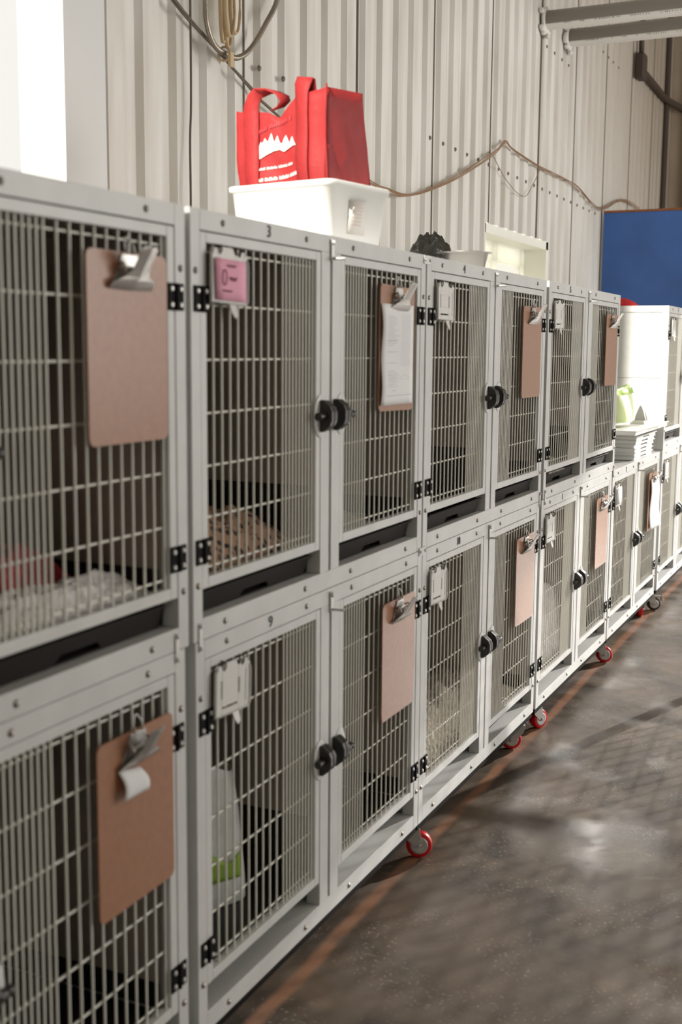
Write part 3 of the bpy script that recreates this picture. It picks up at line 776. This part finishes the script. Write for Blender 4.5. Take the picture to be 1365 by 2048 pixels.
# strap handles: bands lying on the face and looping above it
def strap(name, centre, hw, loop, back=None):
    mb = MB()
    rows = []
    for k in range(13):
        v = k/12; u0 = (centre-hw)/.325; u1 = (centre+hw)/.325
        a = Vector(faceL(u0, v))+nL*.005; b_ = Vector(faceL(u1, v))+nL*.005; rows.append((a, b_))
    for a, b_ in loop: rows.append((Vector(a), Vector(b_)))
    prev = None
    for a, b_ in rows:
        r_ = [mb.bm.verts.new(a), mb.bm.verts.new((a+b_)/2), mb.bm.verts.new(b_)]
        if prev:
            for i in range(2): mb.bm.faces.new((prev[i], prev[i+1], r_[i+1], r_[i])).smooth = True
        prev = r_
    return mb.build(name, 'bag', bag, solid=.003)
def LP(s, z, off=0): return PB+dL*s+nL*off+Vector((0, 0, z+G))
strap('handle', .078, .026, [(LP(.050, 1.200, .004), LP(.104, 1.208, .004)), (LP(.046, 1.214, 0), LP(.10, 1.224, 0)), (LP(.046, 1.212, -.008), LP(.10, 1.222, -.008)), (LP(.048, 1.17, -.016), LP(.10, 1.175, -.016)), (LP(.05, 1.12, -.02), LP(.10, 1.12, -.02))])
lp_ = []
for (s1_, z1_, o1), (s2_, z2_, o2) in [((.236, 1.172, .004), (.292, 1.176, .004)), ((.232, 1.190, -.002), (.268, 1.202, .012)), ((.216, 1.203, -.022), (.240, 1.212, .018)), ((.190, 1.204, -.03), (.205, 1.208, .014)), ((.160, 1.190, -.03), (.170, 1.192, .008)), ((.150, 1.176, -.025), (.155, 1.172, .006)), ((.165, 1.164, -.02), (.17, 1.160, .004)), ((.19, 1.160, -.015), (.195, 1.154, .002))]:
    lp_.append((LP(s1_, z1_, o1), LP(s2_, z2_, o2)))
strap('handle', .264, .026, lp_)
# print on the face
def onface(s, z, off=.0105):
    u = min(1, max(0, s/.31)); z1 = zt_left(.325*u); v = (z-.862)/(z1-.862)
    return Vector(faceL(u, v))+nL*.0035
mnt = [(.252, 1.046), (.240, 1.062), (.228, 1.068), (.222, 1.080), (.214, 1.076), (.206, 1.088), (.200, 1.072), (.192, 1.084), (.184, 1.099), (.177, 1.074), (.168, 1.092), (.158, 1.062), (.150, 1.080), (.142, 1.090), (.130, 1.068), (.120, 1.085), (.112, 1.072), (.100, 1.060), (.112, 1.062), (.130, 1.058), (.150, 1.050), (.162, 1.056), (.180, 1.054), (.205, 1.046), (.225, 1.038), (.240, 1.036)]
mb = MB(); vs_ = [mb.bm.verts.new(onface(a, b_)) for a, b_ in mnt]; f_ = mb.bm.faces.new(vs_); bmesh.ops.triangulate(mb.bm, faces=[f_]); mb.build('mountain_print', 'bagprint', bag, solid=.001)
mb = MB()
def glyphs(mb, s0_, s1_, z0_, z1_, n, h):
    for k in range(n):
        if k % 10 == 6: continue
        t = k/n; s_ = s0_+(s1_-s0_)*t; dz = z0_+(z1_-z0_)*t; wd_ = abs(s1_-s0_)/n*.7
        hh = h*(1 if k % 3 else .7)
        vs_ = [mb.bm.verts.new(onface(a, b_)) for a, b_ in ((s_, dz), (s_-wd_, dz), (s_-wd_, dz+hh), (s_, dz+hh))]; mb.bm.faces.new(vs_)
glyphs(mb, .228, .118, 1.008, 1.016, 34, .0065); glyphs(mb, .236, .095, .978, .990, 38, .009)
mb.build('lettering', 'bagprint', bag)
mb = MB(); glyphs(mb, .235, .12, 1.100, 1.126, 18, .010); mb.build('faded_lettering', 'bagfaint', bag)

# crumpled scrap on the left cage, bowl and black bag on cage 4
heap('white_scrap', -.02+.155, .19, .18, .23, TOP+.001, .022, 'paper', 31, 'small white paper scrap lying on the cage top left of the tub', 'paper', nx=6, ny=6)
bowl = MB().lathe([(0, .001), (.052, .001), (.060, .008), (.072, .056), (.084, .059), (.084, .061), (.071, .060), (.058, .011), (.050, .005), (0, .005)], (1.885, .125, TOP), 'Z', 40).build('steel_bowl', 'chrome')
tag(bowl, 'shallow stainless steel feeding bowl on top of cage 4', 'bowl')
heap('black_bag', 1.84, 2.20, .22, .36, TOP+.001, .125, 'bin', 41, 'crumpled black plastic bag behind the steel bowl on cage 4', 'bag', .3, .5)
heap('red_cloth', 5.05, 5.35, .22, .36, TOP+.001, .045, 'redcloth', 42, 'small red cloth bundle on top of the farthest top-row cage', 'cloth', .3, .5)

# ------------------------------------------------------------------ stack of white trays on the far bottom cage, green bag, small tub
T12 = LOWZ+H
def make_white_tray():
    w_, d_, h_ = .50, .56, .020
    m = MB()
    m.box(0, w_, .0, d_, 0, .003)
    m.prism([(0, .003), (.16, .003), (.175, .011), (.33, .011), (.345, .003), (w_, .003), (w_, h_), (0, h_)], lambda a, b, d: (a, d, b), 0, .004)
    m.box(0, .004, .004, d_, .003, h_).box(w_-.004, w_, .004, d_, .003, h_).box(.004, w_-.004, d_-.004, d_, .003, h_)
    m.box(-.008, w_+.008, -.008, 0, h_-.003, h_).box(-.008, 0, 0, d_, h_-.003, h_)
    return m.build('white_tray', 'white', bevel=.001)
wt0 = make_white_tray(); rn = random.Random(5)
NT = 7
nm = ['lowest', 'second lowest', 'third', 'middle', 'fifth', 'sixth', 'seventh']
for k in range(NT):
    o = wt0
    if k: o = wt0.copy(); col.objects.link(o)
    o.location = (4.27+rn.uniform(-.006, .012), .015+rn.uniform(-.004, .008), T12+.0005+k*.0205); o.rotation_euler = (0, 0, rn.uniform(-.012, .012))
    tag(o, 'white plastic tray, %s from the bottom of the stack on the far cage' % nm[k] if k else 'lowest white plastic tray of the stack on the far cage', 'tray', 'stacked white trays')
o = wt0.copy(); col.objects.link(o); o.location = (4.03, -.03, T12+.0005+NT*.0205); o.scale = (1.85, 1, 1.15)
tag(o, 'wide white tray lying across the top of the stack', 'tray')
gb = empty('green_sack', (4.64, .17, T12+.172), 'pale green and white plastic sack lying on the tray stack', 'sack')
def gs(u, v):
    a = 2*PI*u; sq = 1/max(abs(math.cos(a)), abs(math.sin(a)))**.7
    k = 1+.25*math.sin(v*PI*.9)-.15*v
    return (.13*math.cos(a)*sq*k*(.8+.5*v), .05*math.sin(a)*sq*(1-.8*v*v), .002+.19*v+.012*math.cos(a)*v)
mb = MB().grid(gs, 24, 14); bmesh.ops.remove_doubles(mb.bm, verts=mb.bm.verts, dist=.0006); mb.build('sack_body', 'greenbag', gb)
MB().grid(lambda u, v: (-.15+.30*u, -.034+.012*v, .155+.03*v), 6, 2).build('green_band', 'green', gb, solid=.002)
quad_tub([(3.74, .06), (3.92, .06), (3.92, .24), (3.74, .24)], T12+.001, T12+.15, .9, 'small_tub', 'tub', None)
tag(bpy.data.objects['small_tub'], 'small white plastic tub between cage 5 and the tray stack', 'tub')

# ------------------------------------------------------------------ blue partition
bl = empty('blue_partition', (7.2, 0, 0), 'tall glossy blue partition panel beyond the cages', 'partition')
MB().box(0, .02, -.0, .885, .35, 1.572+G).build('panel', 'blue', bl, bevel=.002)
MB().box(-.006, .026, -.0, .885, 1.572+G, 1.588+G).build('top_edge', 'rust', bl)
for y in (.02, .80): MB().box(.021, .06, y, y+.06, 0, 1.57+G).build('post', 'galv', bl)

# ------------------------------------------------------------------ pipes, cables
def pvc(name, x, z, lab):
    t = empty(name, (x, .9, z+G), lab, 'pipe', 'white plastic pipes near the ceiling')
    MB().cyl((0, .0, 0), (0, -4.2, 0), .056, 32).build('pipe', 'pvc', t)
    mb = MB(); rn = random.Random(int(x*10))
    mb.lathe([(.058, -.012), (.078, -.008), (.072, .006), (.058, .008)], (0, -.012, 0), 'Y', 20)
    for k in range(9):
        a = rn.uniform(2.6, 5.6); r_ = rn.uniform(.07, .10)
        mb.lathe([(0, -.02), (.014, -.014), (.018, .0), (.01, .012)], (r_*math.cos(a), -.01, r_*math.sin(a)), 'Y', 8)
    mb.build('sealant', 'caulk', t)
    mb = MB(); k = 0
    y = -.12
    while y > -2.2:
        y -= rn.uniform(.008, .02)
        if rn.random() < .2: y -= .05
        a = math.radians(217); rr = .0566
        p = Vector((rr*math.cos(a), y, rr*math.sin(a)))
        mb.box(-.0008, .0008, -.003, .003, -.0045, .0045, Matrix.Translation(p) @ Matrix.Scale(.62, 4) @ Matrix.Rotation(-math.radians(37), 4, 'Y'))
    tag(mb.build('printed_marking', 'ink', t), kind='stuff')
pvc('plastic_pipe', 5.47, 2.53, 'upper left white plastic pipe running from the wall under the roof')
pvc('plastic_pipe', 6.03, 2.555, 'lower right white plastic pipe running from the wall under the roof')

def wire(name, pts, r, m, lab, cat, strands=1, jit=.0, seed=1, group=None):
    rn = random.Random(seed); mb = MB()
    for s in range(strands):
        P = [(x+rn.uniform(-jit, jit), y+rn.uniform(-.004, .004), z+G+rn.uniform(-jit, jit)*.7) for x, y, z in pts]
        mb.tube(catmull(P, 6), r, 6)
    return tag(mb.build(name, m), lab, cat, group)
Y = .885
wire('wiring', [(1.20, Y, 1.70), (1.335, Y, 1.599), (1.615, Y, 1.502), (1.849, Y, 1.418), (1.939, Y, 1.392), (2.4, Y, 1.29), (2.80, Y, 1.25)], .0038, 'cable', 'brown cables slanting down the wall behind the red bag', 'cable', 3, .006, 4)
wire('twine_bundle', [(2.80, Y, 1.250), (3.0, Y, 1.238), (3.30, Y, 1.251), (3.829, Y, 1.38), (4.286, Y, 1.532), (4.55, Y, 1.635), (4.714, Y, 1.70), (4.85, Y, 1.69), (5.381, Y, 1.656), (5.79, Y, 1.665), (6.312, Y, 1.66), (6.8, Y, 1.60), (7.154, Y, 1.60), (7.84, Y, 1.74), (8.549, Y, 1.745)], .0027, 'twine', 'bundle of thin brown twisted wires strung along the wall', 'cable', 4, .016, 6)
wire('loose_wire', [(4.5, Y, 1.60), (4.75, Y, 1.50), (5.1, Y, 1.45), (5.3, Y, 1.55), (5.42, Y, 1.655)], .0022, 'twine', 'thin loose wire sagging below the twisted bundle', 'cable')
wire('hanging_cable', [(1.429, Y, 2.3), (1.429, Y, 1.623), (1.432, Y, 1.324), (1.425, Y, 1.2), (1.415, Y, 1.017), (1.415, Y, .6)], .0038, 'cable', 'thin dark cable hanging straight down the wall', 'cable')
# flexible metal conduit loop
pts = catmull([(2.05, Y-.02, 1.95), (1.965, Y-.02, 1.757), (1.885, Y-.02, 1.66), (1.78, Y-.02, 1.555), (1.69, Y-.02, 1.505), (1.615, Y-.02, 1.499), (1.54, Y-.02, 1.51), (1.495, Y-.02, 1.562), (1.485, Y-.02, 1.637), (1.48, Y-.02, 1.9)], 14)
mb = MB()
pts = [Vector((p.x, p.y, p.z+G)) for p in pts]
N_ = len(pts)
fine = []
for a, b_ in zip(pts, pts[1:]):
    for j in range(3): fine.append(a+(b_-a)*j/3)
mb.tube(fine, .0095, 8, rfun=lambda t: 1.0 if int(t*(len(fine)-1)+.5) % 2 else .74)
tag(mb.build('flexible_conduit', 'flex'), 'looped grey flexible metal conduit high on the wall', 'conduit')
# coil of flat cable
mb = MB()
for k, (cx, hh, wd_) in enumerate([(1.578, .13, .018), (1.60, .14, .026), (1.635, .09, .03), (1.59, .11, .03)]):
    P = []
    for j in range(26):
        a = 2*PI*j/26; P.append((cx+wd_*math.cos(a), Y-.03-.006*k, 1.655+G+hh*math.sin(a)))
    mb.tube(P, .007, 6, closed=True, flat=.45)
tag(mb.build('cable_coil', 'flatcable'), 'coil of flat beige cable hanging from the top of the wall', 'cable')
mb = MB(); mb.tube([(1.60+.0*math.cos(a), Y-.02+.022*math.cos(a), 1.497+G+.022*math.sin(a)) for a in [2*PI*k/14 for k in range(14)]], .004, 6, closed=True); mb.box(1.59, 1.612, Y-.05, Y-.04, 1.455+G, 1.50+G)
tag(mb.build('cable_tie', 'flatcable'), 'pale cable tie joining the conduit and slanting cables', 'cable tie')
# junction box and conduit far right
mb = MB(); jb = empty('junction_box', (8.27, .87, 2.84+G), 'old grey junction box with rusty conduit on the far wall', 'junction box')
MB().prism(rrect(-.09, .09, -.10, .10, .03), lambda a, b, d: (a, d, b), -.035, .03).build('box', 'darkpipe', jb, bevel=.008)
MB().tube([(0, 0, .10), (-.01, 0, .25), (.02, 0, .5), (0, 0, 1.3)], .022, 10).build('conduit', 'darkpipe', jb)
MB().tube(catmull([(.08, 0, -.02), (.6, 0, -.03), (1.2, 0, -.035), (1.66, -.08, -.05)], 6), .03, 10).build('conduit', 'darkpipe', jb)

# chain link fences: one facing the cages, one across the far end of the aisle
def fence(loc, rz, L, lab):
    fe = empty('chain_link_fence', loc, lab, 'fence', 'chain link kennel fences', rz)
    MB().cyl((0, 0, 2.0), (L, 0, 2.0), .024, 10).build('rail', 'steel', fe)
    MB().cyl((0, 0, .10), (L, 0, .10), .020, 10).build('rail', 'steel', fe)
    MB().cyl((0, 0, 1.02), (L, 0, 1.02), .018, 10).build('rail', 'steel', fe)
    n = max(1, round(L/1.5))
    for k in range(n+1):
        MB().cyl((L*k/n, 0, 0), (L*k/n, 0, 2.05), .028, 10).build('post', 'steel', fe)
    mb = MB(); a_ = .046; h0, h1 = .10, 2.0
    for sgn in (1, -1):
        x = -(h1-h0) if sgn > 0 else 0
        while x < L+(0 if sgn > 0 else h1-h0):
            xa, xb, za, zb = x, x+sgn*(h1-h0), h0, h1
            if xa < 0: za += -xa; xa = 0
            if xb > L: zb -= xb-L; xb = L
            if xa > L: za += xa-L; xa = L
            if xb < 0: zb -= -xb; xb = 0
            if zb > za: mb.cyl((xa, .003*sgn, za), (xb, .003*sgn, zb), .0024, 4, caps=False, smooth=False)
            x += a_*1.414
    mb.build('chain_link', 'steel', fe)
fence((-2.5, -3.3, 0), 0, 11, 'long galvanised chain link fence facing the cages')
fence((4.6, -.86, 0), -PI/2, 2.4, 'short galvanised chain link panel standing across the aisle')
